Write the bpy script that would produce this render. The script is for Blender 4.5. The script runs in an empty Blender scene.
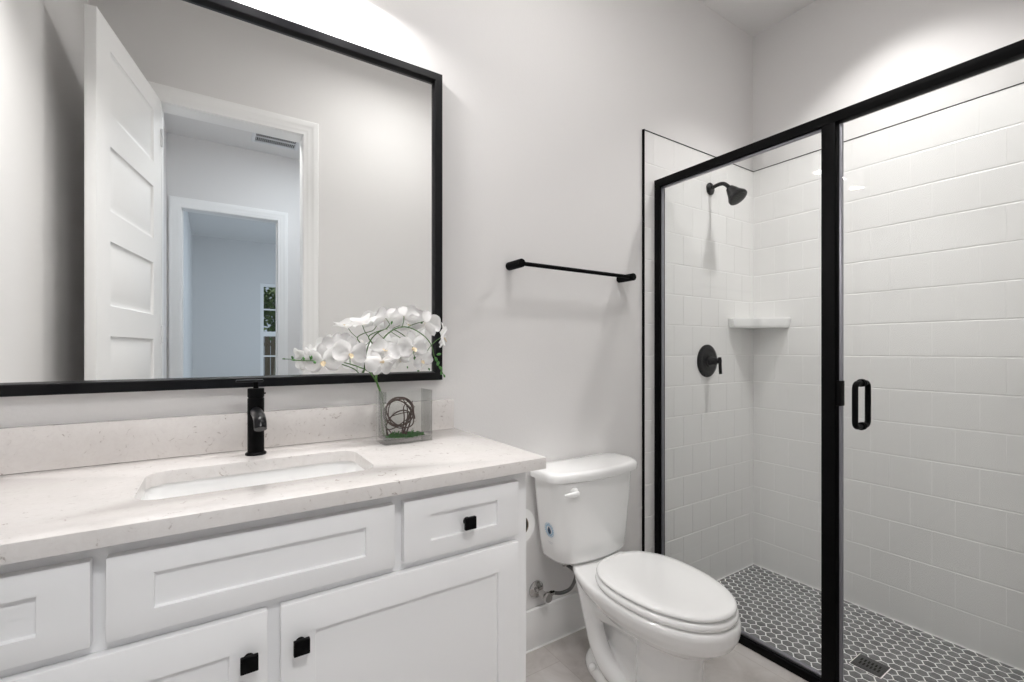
import bpy, bmesh, math, random
from mathutils import Vector, Matrix
PI = math.pi
R = math.radians
scene = bpy.context.scene
COL = scene.collection
random.seed(7)

# ------------------------------------------------------------------ camera
cam_d = bpy.data.cameras.new('camera')
cam = bpy.data.objects.new('camera', cam_d)
COL.objects.link(cam)
cam.location = (0, 0, 1.175)
cam.rotation_euler = (R(90), 0, R(-33.07))
cam_d.sensor_fit = 'HORIZONTAL'
cam_d.sensor_width = 36.0
cam_d.lens = 36.0 * 458.0 / 1024.0
cam_d.shift_y = 8.7 / 1024.0
cam_d.clip_start = 0.01
scene.camera = cam

# ------------------------------------------------------------------ world, exposure
scene.view_settings.view_transform = 'Standard'
scene.view_settings.look = 'None'
scene.view_settings.gamma = 1.0
scene.view_settings.use_curve_mapping = False
scene.view_settings.exposure = -0.08
scene.cycles.use_denoising = True
scene.cycles.max_bounces = 14
scene.cycles.diffuse_bounces = 7
scene.cycles.glossy_bounces = 6
scene.cycles.transparent_max_bounces = 20
scene.cycles.sample_clamp_indirect = 6.0
scene.cycles.caustics_reflective = False
scene.cycles.caustics_refractive = False
w = bpy.data.worlds.new('sky')
scene.world = w
w.use_nodes = True
w.node_tree.nodes['Background'].inputs[0].default_value = (0.72, 0.84, 1.0, 1)
w.node_tree.nodes['Background'].inputs[1].default_value = 0.55


def area(name, loc, rot, sx, sy, power, color=(1, 1, 1), shape='RECTANGLE', spread=180):
    d = bpy.data.lights.new(name, 'AREA')
    d.shape = shape
    d.size = sx
    d.size_y = sy
    d.energy = power
    d.color = color
    d.spread = R(spread)
    o = bpy.data.objects.new(name, d)
    o.location = loc
    o.rotation_euler = rot
    COL.objects.link(o)
    return o


CEIL = 2.997
VANITY_EMIT = 2.4
for _x in (-0.175, 0.085, 0.345):
    area('vanity_bulb', (_x, 1.363, 2.300), (0, 0, 0), 0.075, 0.075, 4.6, (1, 0.98, 0.965), 'DISK', 165)
area('shower_ceiling_lamp', (2.20, 0.77, CEIL - 0.022), (0, 0, 0), 0.13, 0.13, 8.6, (1, 0.985, 0.97), 'DISK', 100)
area('bathroom_fill_lamp', (0.95, 0.62, CEIL - 0.088), (0, 0, 0), 0.36, 0.36, 9.0, (1, 0.985, 0.97), 'DISK', 180)  # added soft fill lamp that evens out the bathroom light
area('hall_fill_lamp', (0.75, -0.95, CEIL - 0.03), (0, 0, 0), 0.5, 0.5, 14.0, (0.86, 0.93, 1.0), 'DISK')  # added cool fill that brightens the hall, no fixture here
area('hall_fill_spot', (0.12, -0.62, CEIL - 0.04), (R(52), 0, R(-8)), 0.30, 0.30, 8.0, (1, 0.985, 0.97), 'DISK', 75)  # added spot through the doorway for frontal fill, hidden from the mirror
area('bedroom_side_fill', (2.55, -4.2, 1.5), (0, R(90), 0), 1.7, 1.5, 20.0, (0.66, 0.83, 1.0))  # added cool fill at the side wall, which has no window
area('bedroom_fill_lamp', (1.2, -3.6, CEIL - 0.03), (0, 0, 0), 0.6, 0.6, 17.0, (0.76, 0.88, 1.0), 'DISK')  # added cool fill that brightens the bedroom, no fixture here
area('garden_daylight', (1.0, -9.0, 7.0), (R(10), 0, 0), 6.0, 3.0, 420.0, (1.0, 0.98, 0.94))

# ------------------------------------------------------------------ materials
MATS = {}


def mat(name, color, rough=0.5, metal=0.0, spec=0.5, coat=0.0, emit=None, estr=0.0):
    m = bpy.data.materials.new(name)
    m.use_nodes = True
    b = m.node_tree.nodes['Principled BSDF']
    b.inputs['Base Color'].default_value = (*color, 1)
    b.inputs['Roughness'].default_value = rough
    b.inputs['Metallic'].default_value = metal
    b.inputs['Specular IOR Level'].default_value = spec
    b.inputs['Coat Weight'].default_value = coat
    b.inputs['Coat Roughness'].default_value = 0.05
    if emit:
        b.inputs['Emission Color'].default_value = (*emit, 1)
        b.inputs['Emission Strength'].default_value = estr
    MATS[name] = m
    return m


def nt(m):
    return m.node_tree.nodes, m.node_tree.links, m.node_tree.nodes['Principled BSDF']


def add_noise_bump(m, scale, strength, dist=0.001, detail=4):
    n, l, b = nt(m)
    tc = n.new('ShaderNodeTexCoord')
    no = n.new('ShaderNodeTexNoise')
    no.inputs['Scale'].default_value = scale
    no.inputs['Detail'].default_value = detail
    bp = n.new('ShaderNodeBump')
    bp.inputs['Strength'].default_value = strength
    bp.inputs['Distance'].default_value = dist
    l.new(tc.outputs['Object'], no.inputs['Vector'])
    l.new(no.outputs['Fac'], bp.inputs['Height'])
    l.new(bp.outputs['Normal'], b.inputs['Normal'])


def ramp(n, stops):
    r = n.new('ShaderNodeValToRGB')
    e = r.color_ramp.elements
    e[0].position, e[0].color = stops[0][0], (*stops[0][1], 1)
    e[1].position, e[1].color = stops[1][0], (*stops[1][1], 1)
    for p, c in stops[2:]:
        x = e.new(p)
        x.color = (*c, 1)
    return r


paint = mat('wall_paint', (0.76, 0.748, 0.742), 0.75, spec=0.2)
add_noise_bump(paint, 160, 0.25, 0.0012)
ceil_m = mat('ceiling_paint', (0.78, 0.77, 0.765), 0.9, spec=0.1)
trimw = mat('trim_white', (0.88, 0.878, 0.875), 0.35)
cabw = mat('cabinet_white', (0.88, 0.88, 0.885), 0.38)
black = mat('matte_black', (0.003, 0.003, 0.0033), 0.45, spec=0.07)
blackm = mat('black_metal', (0.004, 0.004, 0.005), 0.28, spec=0.16, coat=0.12)
porc = mat('porcelain', (0.86, 0.86, 0.855), 0.08, coat=0.6)
seatw = mat('seat_plastic', (0.88, 0.88, 0.875), 0.10, coat=0.4)
chrome = mat('chrome', (0.55, 0.54, 0.53), 0.12, 1.0)
copper = mat('copper', (0.55, 0.27, 0.15), 0.25, 1.0)
alum = mat('satin_aluminium', (0.30, 0.30, 0.33), 0.35, 0.9)
braid = mat('braided_steel', (0.16, 0.16, 0.16), 0.45, 0.8)
darkhole = mat('dark_void', (0.015, 0.014, 0.013), 0.9)
paper = mat('tissue_paper', (0.86, 0.86, 0.85), 0.95, spec=0.1)
add_noise_bump(paper, 300, 0.3)
mirror_m = mat('mirror_silver', (0.955, 0.965, 0.955), 0.0, 1.0)
ventm = mat('vent_white', (0.75, 0.76, 0.78), 0.5)
stem_m = mat('stem_green', (0.07, 0.17, 0.035), 0.45)
bud_m = mat('bud_green', (0.06, 0.20, 0.04), 0.5)
twig_m = mat('twig_brown', (0.085, 0.055, 0.045), 0.8)
moss_m = mat('moss_green', (0.045, 0.17, 0.035), 0.95)
add_noise_bump(moss_m, 250, 1.0, 0.004)
lip_m = mat('lip_cream', (0.88, 0.76, 0.55), 0.5)
sticker_b = mat('sticker_blue', (0.30, 0.50, 0.66), 0.5)
sticker_d = mat('sticker_navy', (0.01, 0.05, 0.11), 0.5)
sticker_g = mat('sticker_grey', (0.55, 0.56, 0.58), 0.5)
grate_m = mat('grate_steel', (0.10, 0.10, 0.10), 0.38, 0.8)
bark_m = mat('bark', (0.30, 0.27, 0.22), 0.9)
leaf_m = mat('tree_leaves', (0.10, 0.15, 0.05), 0.7)
fence_m = mat('fence_wood', (0.13, 0.105, 0.08), 0.8)
lawn_m = mat('lawn', (0.10, 0.14, 0.05), 0.9)
shade_m = mat('frosted_glass_lit', (0.9, 0.9, 0.9), 0.4, emit=(1.0, 0.965, 0.93), estr=VANITY_EMIT)
can_m = mat('can_lens_lit', (0.9, 0.9, 0.9), 0.4, emit=(1.0, 0.97, 0.94), estr=6.0)

# white orchid petals: a little translucent
petal_m = bpy.data.materials.new('orchid_petal')
petal_m.use_nodes = True
n, l, b = nt(petal_m)
b.inputs['Base Color'].default_value = (0.97, 0.965, 0.965, 1)
b.inputs['Roughness'].default_value = 0.5
b.inputs['Specular IOR Level'].default_value = 0.25
tr = n.new('ShaderNodeBsdfTranslucent')
tr.inputs['Color'].default_value = (0.98, 0.975, 0.97, 1)
mx = n.new('ShaderNodeMixShader')
mx.inputs[0].default_value = 0.58
l.new(b.outputs[0], mx.inputs[1])
l.new(tr.outputs[0], mx.inputs[2])
l.new(mx.outputs[0], n['Material Output'].inputs['Surface'])


def glass_mat(name, tint, gloss_scale=1.0):
    m = bpy.data.materials.new(name)
    m.use_nodes = True
    n, l, b = nt(m)
    t = n.new('ShaderNodeBsdfTransparent')
    t.inputs['Color'].default_value = (*tint, 1)
    g = n.new('ShaderNodeBsdfGlossy')
    g.inputs['Roughness'].default_value = 0.0
    f = n.new('ShaderNodeFresnel')
    f.inputs['IOR'].default_value = 1.40
    k = n.new('ShaderNodeMath')
    k.operation = 'MULTIPLY'
    k.inputs[1].default_value = gloss_scale
    mx = n.new('ShaderNodeMixShader')
    l.new(f.outputs[0], k.inputs[0])
    l.new(k.outputs[0], mx.inputs[0])
    l.new(t.outputs[0], mx.inputs[1])
    l.new(g.outputs[0], mx.inputs[2])
    l.new(mx.outputs[0], n['Material Output'].inputs['Surface'])
    n.remove(b)
    return m


glass = glass_mat('shower_glass', (0.985, 0.99, 0.987), 0.38)
vglass = glass_mat('vase_glass', (0.982, 0.988, 0.984), 0.7)
winglass = glass_mat('window_glass', (0.95, 0.96, 0.96), 0.6)

# quartz: warm white with beige flecks and short veins
quartz = mat('quartz', (0.8, 0.78, 0.77), 0.18, coat=0.25)
n, l, b = nt(quartz)
tc = n.new('ShaderNodeTexCoord')
n1 = n.new('ShaderNodeTexNoise')
n1.inputs['Scale'].default_value = 42
n1.inputs['Detail'].default_value = 8
n1.inputs['Roughness'].default_value = 0.62
n1.inputs['Distortion'].default_value = 1.8
r1 = ramp(n, [(0.30, (0.42, 0.38, 0.355)), (0.375, (0.79, 0.77, 0.76)), (0.60, (0.83, 0.815, 0.805)), (0.72, (0.77, 0.75, 0.735))])
n2 = n.new('ShaderNodeTexNoise')
n2.inputs['Scale'].default_value = 5
n2.inputs['Detail'].default_value = 5
r2 = ramp(n, [(0.35, (0.76, 0.742, 0.728)), (0.65, (0.825, 0.81, 0.80))])
mm = n.new('ShaderNodeMix')
mm.data_type = 'RGBA'
mm.blend_type = 'MULTIPLY'
mm.inputs[0].default_value = 1.0
l.new(tc.outputs['Object'], n1.inputs['Vector'])
l.new(tc.outputs['Object'], n2.inputs['Vector'])
l.new(n1.outputs['Fac'], r1.inputs[0])
l.new(n2.outputs['Fac'], r2.inputs[0])
l.new(r1.outputs[0], mm.inputs[6])
l.new(r2.outputs[0], mm.inputs[7])
l.new(mm.outputs[2], b.inputs['Base Color'])


# shower wall tile: glazed white, with pale grout
tile_m = mat('glazed_wall_tile', (0.81, 0.805, 0.795), 0.30)
n, l, b = nt(tile_m)
tc = n.new('ShaderNodeTexCoord')
no = n.new('ShaderNodeTexNoise')
no.inputs['Scale'].default_value = 7
no.inputs['Detail'].default_value = 1
bp = n.new('ShaderNodeBump')
bp.inputs['Strength'].default_value = 0.03
bp.inputs['Distance'].default_value = 0.01
l.new(tc.outputs['Object'], no.inputs['Vector'])
l.new(no.outputs['Fac'], bp.inputs['Height'])
l.new(bp.outputs['Normal'], b.inputs['Normal'])
tgrout_m = mat('wall_grout', (0.90, 0.895, 0.885), 0.8)

# grey floor tile, 12 x 24 inch, pale cloudy concrete look
floor_m = mat('floor_tile', (0.5, 0.47, 0.45), 0.35)
n, l, b = nt(floor_m)
tc = n.new('ShaderNodeTexCoord')
mp = n.new('ShaderNodeMapping')
mp.inputs['Rotation'].default_value = (0, 0, R(90))
mp.inputs['Location'].default_value = (0.13, 0.125, 0)
br = n.new('ShaderNodeTexBrick')
br.offset = 0.5
br.inputs['Scale'].default_value = 1.0
br.inputs['Brick Width'].default_value = 0.61
br.inputs['Row Height'].default_value = 0.305
br.inputs['Mortar Size'].default_value = 0.0016
br.inputs['Color1'].default_value = (1, 1, 1, 1)
br.inputs['Color2'].default_value = (0.93, 0.92, 0.91, 1)
br.inputs['Mortar'].default_value = (0.80, 0.78, 0.76, 1)
no = n.new('ShaderNodeTexNoise')
no.inputs['Scale'].default_value = 5.5
no.inputs['Detail'].default_value = 7
no.inputs['Roughness'].default_value = 0.6
no.inputs['Distortion'].default_value = 0.8
rr_ = ramp(n, [(0.30, (0.42, 0.385, 0.365)), (0.5, (0.54, 0.51, 0.49)), (0.70, (0.64, 0.615, 0.60))])
mm = n.new('ShaderNodeMix')
mm.data_type = 'RGBA'
mm.blend_type = 'MULTIPLY'
mm.inputs[0].default_value = 1.0
l.new(tc.outputs['Object'], mp.inputs['Vector'])
l.new(mp.outputs[0], br.inputs['Vector'])
l.new(tc.outputs['Object'], no.inputs['Vector'])
l.new(no.outputs['Fac'], rr_.inputs[0])
l.new(rr_.outputs[0], mm.inputs[6])
l.new(br.outputs['Color'], mm.inputs[7])
l.new(mm.outputs[2], b.inputs['Base Color'])

grout_m = mat('white_grout', (0.93, 0.93, 0.92), 0.8)
hex_m = mat('hex_tile_grey', (0.12, 0.12, 0.122), 0.45)
n, l, b = nt(hex_m)
tc = n.new('ShaderNodeTexCoord')
no = n.new('ShaderNodeTexNoise')
no.inputs['Scale'].default_value = 22
no.inputs['Detail'].default_value = 6
r_ = ramp(n, [(0.3, (0.145, 0.145, 0.148)), (0.7, (0.225, 0.225, 0.228))])
l.new(tc.outputs['Object'], no.inputs['Vector'])
l.new(no.outputs['Fac'], r_.inputs[0])
l.new(r_.outputs[0], b.inputs['Base Color'])


# ------------------------------------------------------------------ mesh helpers
def smooth_by_angle(bm, deg=38):
    lim = R(deg)
    for f in bm.faces:
        f.smooth = True
    for e in bm.edges:
        if len(e.link_faces) == 2:
            if e.calc_face_angle(0) > lim:
                e.smooth = False
        else:
            e.smooth = False


def obj(name, bm, m, parent=None, deg=38, normals=True):
    if normals:
        bmesh.ops.recalc_face_normals(bm, faces=bm.faces)
    smooth_by_angle(bm, deg)
    me = bpy.data.meshes.new(name)
    bm.to_mesh(me)
    bm.free()
    ms = m if isinstance(m, (list, tuple)) else [m]
    for x in ms:
        me.materials.append(x)
    o = bpy.data.objects.new(name, me)
    COL.objects.link(o)
    if parent is not None:
        o.parent = parent
    return o


def thing(name, label, cat, loc=(0, 0, 0), rotz=0.0, group=None):
    o = bpy.data.objects.new(name, None)
    o.empty_display_size = 0.05
    COL.objects.link(o)
    o.location = loc
    o.rotation_euler = (0, 0, rotz)
    return tag(o, label, cat, group)


def tag(o, label, cat, group=None):
    o['label'] = label
    o['category'] = cat
    if group:
        o['group'] = group
    return o


def struct(o, label=None, cat=None):
    o['kind'] = 'structure'
    if label:
        o['label'] = label
    if cat:
        o['category'] = cat
    return o


def sempty(name, label, cat):
    o = bpy.data.objects.new(name, None)
    o.empty_display_size = 0.05
    COL.objects.link(o)
    return struct(o, label, cat)


def B():
    return bmesh.new()


def add_box(bm, x0, x1, y0, y1, z0, z1, bev=0.0, seg=2, mi=0):
    r = bmesh.ops.create_cube(bm, size=1.0)
    vs = r['verts']
    for v in vs:
        v.co = Vector((x0 + (v.co.x + .5) * (x1 - x0), y0 + (v.co.y + .5) * (y1 - y0), z0 + (v.co.z + .5) * (z1 - z0)))
    fs = list({f for v in vs for f in v.link_faces})
    for f in fs:
        f.material_index = mi
    if bev > 0:
        es = list({e for v in vs for e in v.link_edges})
        bmesh.ops.bevel(bm, geom=es, offset=bev, segments=seg, profile=0.5, affect='EDGES', clamp_overlap=True)
    return bm


def box(x0, x1, y0, y1, z0, z1, bev=0.0, seg=2):
    return add_box(B(), x0, x1, y0, y1, z0, z1, bev, seg)


def loft(bm, loops, cap0=True, cap1=True, closed=True, mi=0):
    rows = [[bm.verts.new(p) for p in lp] for lp in loops]
    nn = len(rows[0])
    fs = []
    for a, b_ in zip(rows, rows[1:]):
        for i in range(nn if closed else nn - 1):
            j = (i + 1) % nn
            fs.append(bm.faces.new((a[i], a[j], b_[j], b_[i])))
    if cap0:
        fs.append(bm.faces.new(rows[0][::-1]))
    if cap1:
        fs.append(bm.faces.new(rows[-1]))
    for f in fs:
        f.material_index = mi
    return rows


def add_lathe(bm, prof, origin=(0, 0, 0), axis=(0, 0, 1), n=28, cap0=True, cap1=True, mi=0):
    """prof: list of (radius, distance along axis)"""
    ax = Vector(axis).normalized()
    q = Vector((0, 0, 1)).rotation_difference(ax)
    o = Vector(origin)
    loops = []
    for r, h in prof:
        loops.append([o + q @ Vector((r * math.cos(2 * PI * k / n), r * math.sin(2 * PI * k / n), h)) for k in range(n)])
    loft(bm, loops, cap0, cap1, mi=mi)
    return bm


def add_tube(bm, pts, rad, n=12, cap=True, mi=0, flat=(1, 1)):
    pts = [Vector(p) for p in pts]
    rads = rad if isinstance(rad, (list, tuple)) else [rad] * len(pts)
    t = [(pts[min(i + 1, len(pts) - 1)] - pts[max(i - 1, 0)]).normalized() for i in range(len(pts))]
    up = Vector((0, 0, 1)) if abs(t[0].z) < 0.9 else Vector((1, 0, 0))
    u = t[0].cross(up).normalized()
    loops = []
    for i, p in enumerate(pts):
        if i:
            u = t[i - 1].rotation_difference(t[i]) @ u
        v = t[i].cross(u).normalized()
        loops.append([p + rads[i] * (flat[0] * u * math.cos(2 * PI * k / n) + flat[1] * v * math.sin(2 * PI * k / n)) for k in range(n)])
    loft(bm, loops, cap, cap, mi=mi)
    return bm


def spline(pts, k=6):
    """Catmull-Rom resampling"""
    P = [Vector(p) for p in pts]
    P = [P[0] * 2 - P[1]] + P + [P[-1] * 2 - P[-2]]
    out = []
    for i in range(1, len(P) - 2):
        for s in range(k):
            t = s / k
            a, b_, c, d = P[i - 1], P[i], P[i + 1], P[i + 2]
            out.append(0.5 * ((2 * b_) + (c - a) * t + (2 * a - 5 * b_ + 4 * c - d) * t * t + (3 * b_ - a - 3 * c + d) * t ** 3))
    out.append(P[-2])
    return out


def rrect(x0, x1, y0, y1, r, z, n=6):
    out = []
    for cx, cy, a0 in ((x1 - r, y1 - r, 0), (x0 + r, y1 - r, 90), (x0 + r, y0 + r, 180), (x1 - r, y0 + r, 270)):
        for k in range(n + 1):
            a = R(a0 + 90 * k / n)
            out.append(Vector((cx + r * math.cos(a), cy + r * math.sin(a), z)))
    return out


def slab_panels(w, h, t, panels, prof, both=False, bev=0.0012, back_prof=None):
    """Board lying in local x (0..w), z (0..h), front face at y=0 facing -y, back at y=t, with moulded panels
    prof: nested rings (inset, depth)."""
    bm = B()
    xs = sorted({0, w} | {p[0] for p in panels} | {p[1] for p in panels})
    zs = sorted({0, h} | {p[2] for p in panels} | {p[3] for p in panels})
    for side in (0, 1):
        y0 = 0 if side == 0 else t
        sg = 1 if side == 0 else -1
        vert = {}

        def V(x, z):
            if (x, z) not in vert:
                vert[(x, z)] = bm.verts.new((x, y0, z))
            return vert[(x, z)]
        for i in range(len(xs) - 1):
            for j in range(len(zs) - 1):
                q = [V(xs[i], zs[j]), V(xs[i + 1], zs[j]), V(xs[i + 1], zs[j + 1]), V(xs[i], zs[j + 1])]
                cx, cz = (xs[i] + xs[i + 1]) / 2, (zs[j] + zs[j + 1]) / 2
                hit = any(p[0] < cx < p[1] and p[2] < cz < p[3] for p in panels)
                if hit and (side == 0 or both):
                    prev = q
                    for ins, dep in prof:
                        a, c, d, e = xs[i] + ins, xs[i + 1] - ins, zs[j] + ins, zs[j + 1] - ins
                        nx = [bm.verts.new((a, y0 + sg * dep, d)), bm.verts.new((c, y0 + sg * dep, d)), bm.verts.new((c, y0 + sg * dep, e)), bm.verts.new((a, y0 + sg * dep, e))]
                        for k in range(4):
                            bm.faces.new((prev[k], prev[(k + 1) % 4], nx[(k + 1) % 4], nx[k]))
                        prev = nx
                    bm.faces.new(prev)
                else:
                    bm.faces.new(q)
        if side == 0:
            fv = vert
        else:
            bv = vert
    ring = [(x, 0) for x in xs] + [(w, z) for z in zs[1:]] + [(x, h) for x in xs[::-1][1:]] + [(0, z) for z in zs[::-1][1:-1]]
    for k in range(len(ring)):
        a, c = ring[k], ring[(k + 1) % len(ring)]
        bm.faces.new((fv[a], fv[c], bv[c], bv[a]))
    bm.normal_update()
    bmesh.ops.recalc_face_normals(bm, faces=bm.faces)
    if bev:
        es = [e for e in bm.edges if len(e.link_faces) == 2 and all(abs(v.co.y) < 1e-6 or abs(v.co.y - t) < 1e-6 for v in e.verts)
              and e.calc_face_angle(0) > 1.3 and all(min(abs(v.co.x), abs(v.co.x - w), abs(v.co.z), abs(v.co.z - h)) < 1e-6 for v in e.verts)]
        bmesh.ops.bevel(bm, geom=es, offset=bev, segments=2, profile=0.5, affect='EDGES')
    return bm


def casing_bm(x0, x1, ztop, yf, d, prof, z0=0.0):
    """door casing: mitred profile swept round an opening. prof (offset outward, thickness); d = which way it sticks out"""
    bm = B()
    st = []
    for o_, t in prof:
        y = yf + d * t
        st.append([(x0 - o_, y, z0), (x0 - o_, y, ztop + o_), (x1 + o_, y, ztop + o_), (x1 + o_, y, z0)])
    rows = [[bm.verts.new(p) for p in s] for s in st]
    for a, b_ in zip(rows, rows[1:]):
        for i in range(3):
            bm.faces.new((a[i], a[i + 1], b_[i + 1], b_[i]))
    for i in (0, 3):
        bm.faces.new([r[i] for r in rows])
    return bm


CASE = [(0.0, 0.0), (0.0, 0.012), (0.006, 0.014), (0.022, 0.014), (0.028, 0.018), (0.050, 0.018), (0.056, 0.022), (0.078, 0.022), (0.082, 0.018), (0.082, 0.0)]


def bake(o, mods):
    """apply the modifiers listed by a callback and keep the result as the object's own mesh"""
    mods(o)
    dg = bpy.context.evaluated_depsgraph_get()
    dg.update()
    me = bpy.data.meshes.new_from_object(o.evaluated_get(dg))
    o.modifiers.clear()
    o.data = me
    for p in me.polygons:
        p.use_smooth = True
    return o


# ------------------------------------------------------------------ setting
YB = 1.472      # back (vanity) wall
YF = -0.016     # front wall with the doorway
XL = -0.502     # left wall
XR = 2.622      # right (shower) wall
ZS = -0.0675    # shower floor
XC = 1.762      # outer face of the shower enclosure
TT = 2.2057     # tile top
TX0 = 1.693     # edge of the back-wall tiling
DX0, DX1, DZ = -0.226, 0.442, 2.440     # bathroom doorway

wb = struct(obj('wall_back', box(XL - 0.1, XR + 0.12, YB, YB + 0.1, -0.12, CEIL), paint))
wl = struct(obj('wall_left', box(XL - 0.1, XL, YF - 0.11, YB, -0.12, CEIL), paint))
wr = struct(obj('wall_right', box(XR + 0.010, XR + 0.12, YF - 0.11, YB, -0.12, CEIL), paint))
bm = B()
add_box(bm, XL, DX0, YF - 0.11, YF, -0.12, CEIL)
add_box(bm, DX1, XR + 0.01, YF - 0.11, YF, -0.12, CEIL)
add_box(bm, DX0, DX1, YF - 0.11, YF, DZ, CEIL)
wf = struct(obj('wall_front', bm, paint))
struct(obj('ceiling', box(XL - 0.1, XR + 0.12, YF - 0.11, YB + 0.1, CEIL, CEIL + 0.05), ceil_m))
struct(obj('floor', box(XL - 0.1, XC + 0.03, YF - 0.11, YB, -0.12, 0.0), floor_m))

# tile cladding of the shower, with its dark edging
def tiles(name, parent, a0, a1, place, joint, flip):
    """running-bond 6 inch tiles over a wall strip a0..a1; place(a, depth, z) -> world point"""
    bm = B()
    gx, gz, bx, bz, th = 0.0003, 0.0013, 0.0004, 0.0030, 0.010
    q = [place(a0, th - 0.0012, ZS), place(a1, th - 0.0012, ZS), place(a1, th - 0.0012, TT), place(a0, th - 0.0012, TT)]
    q2 = [place(a0, 0, ZS), place(a1, 0, ZS), place(a1, 0, TT), place(a0, 0, TT)]
    va = [bm.verts.new(p) for p in q]
    vb = [bm.verts.new(p) for p in q2]
    fs = [bm.faces.new(va), bm.faces.new(vb[::-1])] + [bm.faces.new((va[i], vb[i], vb[(i + 1) % 4], va[(i + 1) % 4])) for i in range(4)]
    for f in fs:
        f.material_index = 1
    P, RH = 0.1490, 0.15155
    for r in range(15):
        z0, z1 = ZS + r * RH + gz, ZS + (r + 1) * RH - gz
        o = joint + (P / 2 if r % 2 else 0)
        k0 = math.floor((a0 - o) / P)
        for k in range(k0, k0 + 40):
            x0, x1 = max(o + k * P + gx, a0), min(o + (k + 1) * P - gx, a1)
            if x1 - x0 < 0.008:
                continue
            lo = [bm.verts.new(place(x, th - 0.0030, z)) for x, z in ((x0, z0), (x1, z0), (x1, z1), (x0, z1))]
            hi = [bm.verts.new(place(x, th, z)) for x, z in ((x0 + bx, z0 + bz), (x1 - bx, z0 + bz), (x1 - bx, z1 - bz), (x0 + bx, z1 - bz))]
            mid = [bm.verts.new(place(x, th - 0.0009, z)) for x, z in ((x0 + .0002, z0 + .0006), (x1 - .0002, z0 + .0006), (x1 - .0002, z1 - .0006), (x0 + .0002, z1 - .0006))]
            bm.faces.new(hi)
            for i in range(4):
                j = (i + 1) % 4
                bm.faces.new((lo[i], lo[j], mid[j], mid[i]))
                bm.faces.new((mid[i], mid[j], hi[j], hi[i]))
    return obj(name, bm, [tile_m, tgrout_m], parent, deg=20)


tiles('tile_cladding', wb, TX0, XR + 0.002, lambda a, d, z: (a, YB - d, z), 1.76, False)
bm = B()
add_box(bm, TX0 - .005, TX0, YB - 0.0125, YB, 0.0, TT + 0.004)
obj('edge_trim', bm, black, wb)
bm = B()
add_box(bm, TX0, XR - 0.0005, YB - 0.0112, YB, TT - 0.0005, TT + 0.0030)
t_ = obj('top_trim', bm, black, wb)
tiles('tile_cladding', wr, YF, YB - 0.008, lambda a, d, z: (XR + 0.010 - d, a, z), 0.0775, True)
obj('top_trim', box(XR - 0.0012, XR + 0.010, YF, YB - 0.010, TT - 0.0005, TT + 0.0030), black, wr)
tiles('tile_cladding', wf, 1.80, XR, lambda a, d, z: (a, YF + d, z), 1.76, True)

# white sealant beads along the foot of the shower tile
bm = B()
add_box(bm, 1.80, XR, YB - 0.013, YB - 0.010, ZS, ZS + 0.004)
obj('sealant_bead', bm, grout_m, wb)
obj('sealant_bead', box(XR - 0.003, XR, YF, YB - 0.013, ZS, ZS + 0.004), grout_m, wr)

# shower floor: white grout bed with elongated hexagon mosaic set in it
sf = struct(obj('floor_shower', box(XC + 0.03, XR + 0.01, YF - 0.11, YB, -0.12, ZS), grout_m))
bm = B()
DRX0, DRX1, DRY0, DRY1 = 2.113, 2.213, 0.692, 0.790


def clip_poly(poly, x0, x1, y0, y1):
    def cut(P, f, inter):
        out = []
        for i in range(len(P)):
            a, c = P[i], P[(i + 1) % len(P)]
            if f(a):
                out.append(a)
                if not f(c):
                    out.append(inter(a, c))
            elif f(c):
                out.append(inter(a, c))
        return out
    for ax, lim, sg in ((0, x0, 1), (0, x1, -1), (1, y0, 1), (1, y1, -1)):
        if not poly:
            return poly
        poly = cut(poly, lambda p: sg * (p[ax] - lim) >= 0,
                   lambda a, c: tuple(a[k] + (c[k] - a[k]) * (lim - a[ax]) / (c[ax] - a[ax]) for k in (0, 1)))
    return poly


def put_tile(bm, poly):
    if len(poly) < 3:
        return
    a = 0.5 * sum(poly[i][0] * poly[(i + 1) % len(poly)][1] - poly[(i + 1) % len(poly)][0] * poly[i][1] for i in range(len(poly)))
    if abs(a) < 2.5e-5:
        return
    lo = [bm.verts.new((x, y, ZS)) for x, y in poly]
    hi = [bm.verts.new((x, y, ZS + 0.0007)) for x, y in poly]
    bm.faces.new(hi)
    for i in range(len(poly)):
        j = (i + 1) % len(poly)
        bm.faces.new((lo[i], lo[j], hi[j], hi[i]))


HW, HP = 0.0450, 0.0675
g_ = 0.0028
hx = HW / 2 - g_
s_ = 0.0098
L_ = HP / 2 - s_
k = 0
for ci in range(-2, 42):
    cx = 2.595 - ci * HW / 2
    for rj in range(-2, 26):
        cy = 0.684 + 0.0675 * (rj - 11) + (0.5 * HP if ci % 2 else 0)
        poly = [(cx - hx, cy - s_ + g_ * .3), (cx, cy - L_ + g_), (cx + hx, cy - s_ + g_ * .3), (cx + hx, cy + s_ - g_ * .3), (cx, cy + L_ - g_), (cx - hx, cy + s_ - g_ * .3)]
        poly = clip_poly(poly, 1.80, XR - 0.004, YF + 0.012, YB - 0.014)
        if not poly:
            continue
        xs = [p[0] for p in poly]
        ys = [p[1] for p in poly]
        if max(xs) > DRX0 - .004 and min(xs) < DRX1 + .004 and max(ys) > DRY0 - .004 and min(ys) < DRY1 + .004:
            # trim round the drain: keep what lies beside it
            for q in ((1.7, DRX0 - .004, -1, 3), (DRX1 + .004, 3, -1, 3), (DRX0 - .004, DRX1 + .004, -1, DRY0 - .004), (DRX0 - .004, DRX1 + .004, DRY1 + .004, 3)):
                put_tile(bm, clip_poly(list(poly), *q))
            continue
        put_tile(bm, poly)
obj('hexagon_mosaic', bm, hex_m, sf, normals=False)

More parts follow.
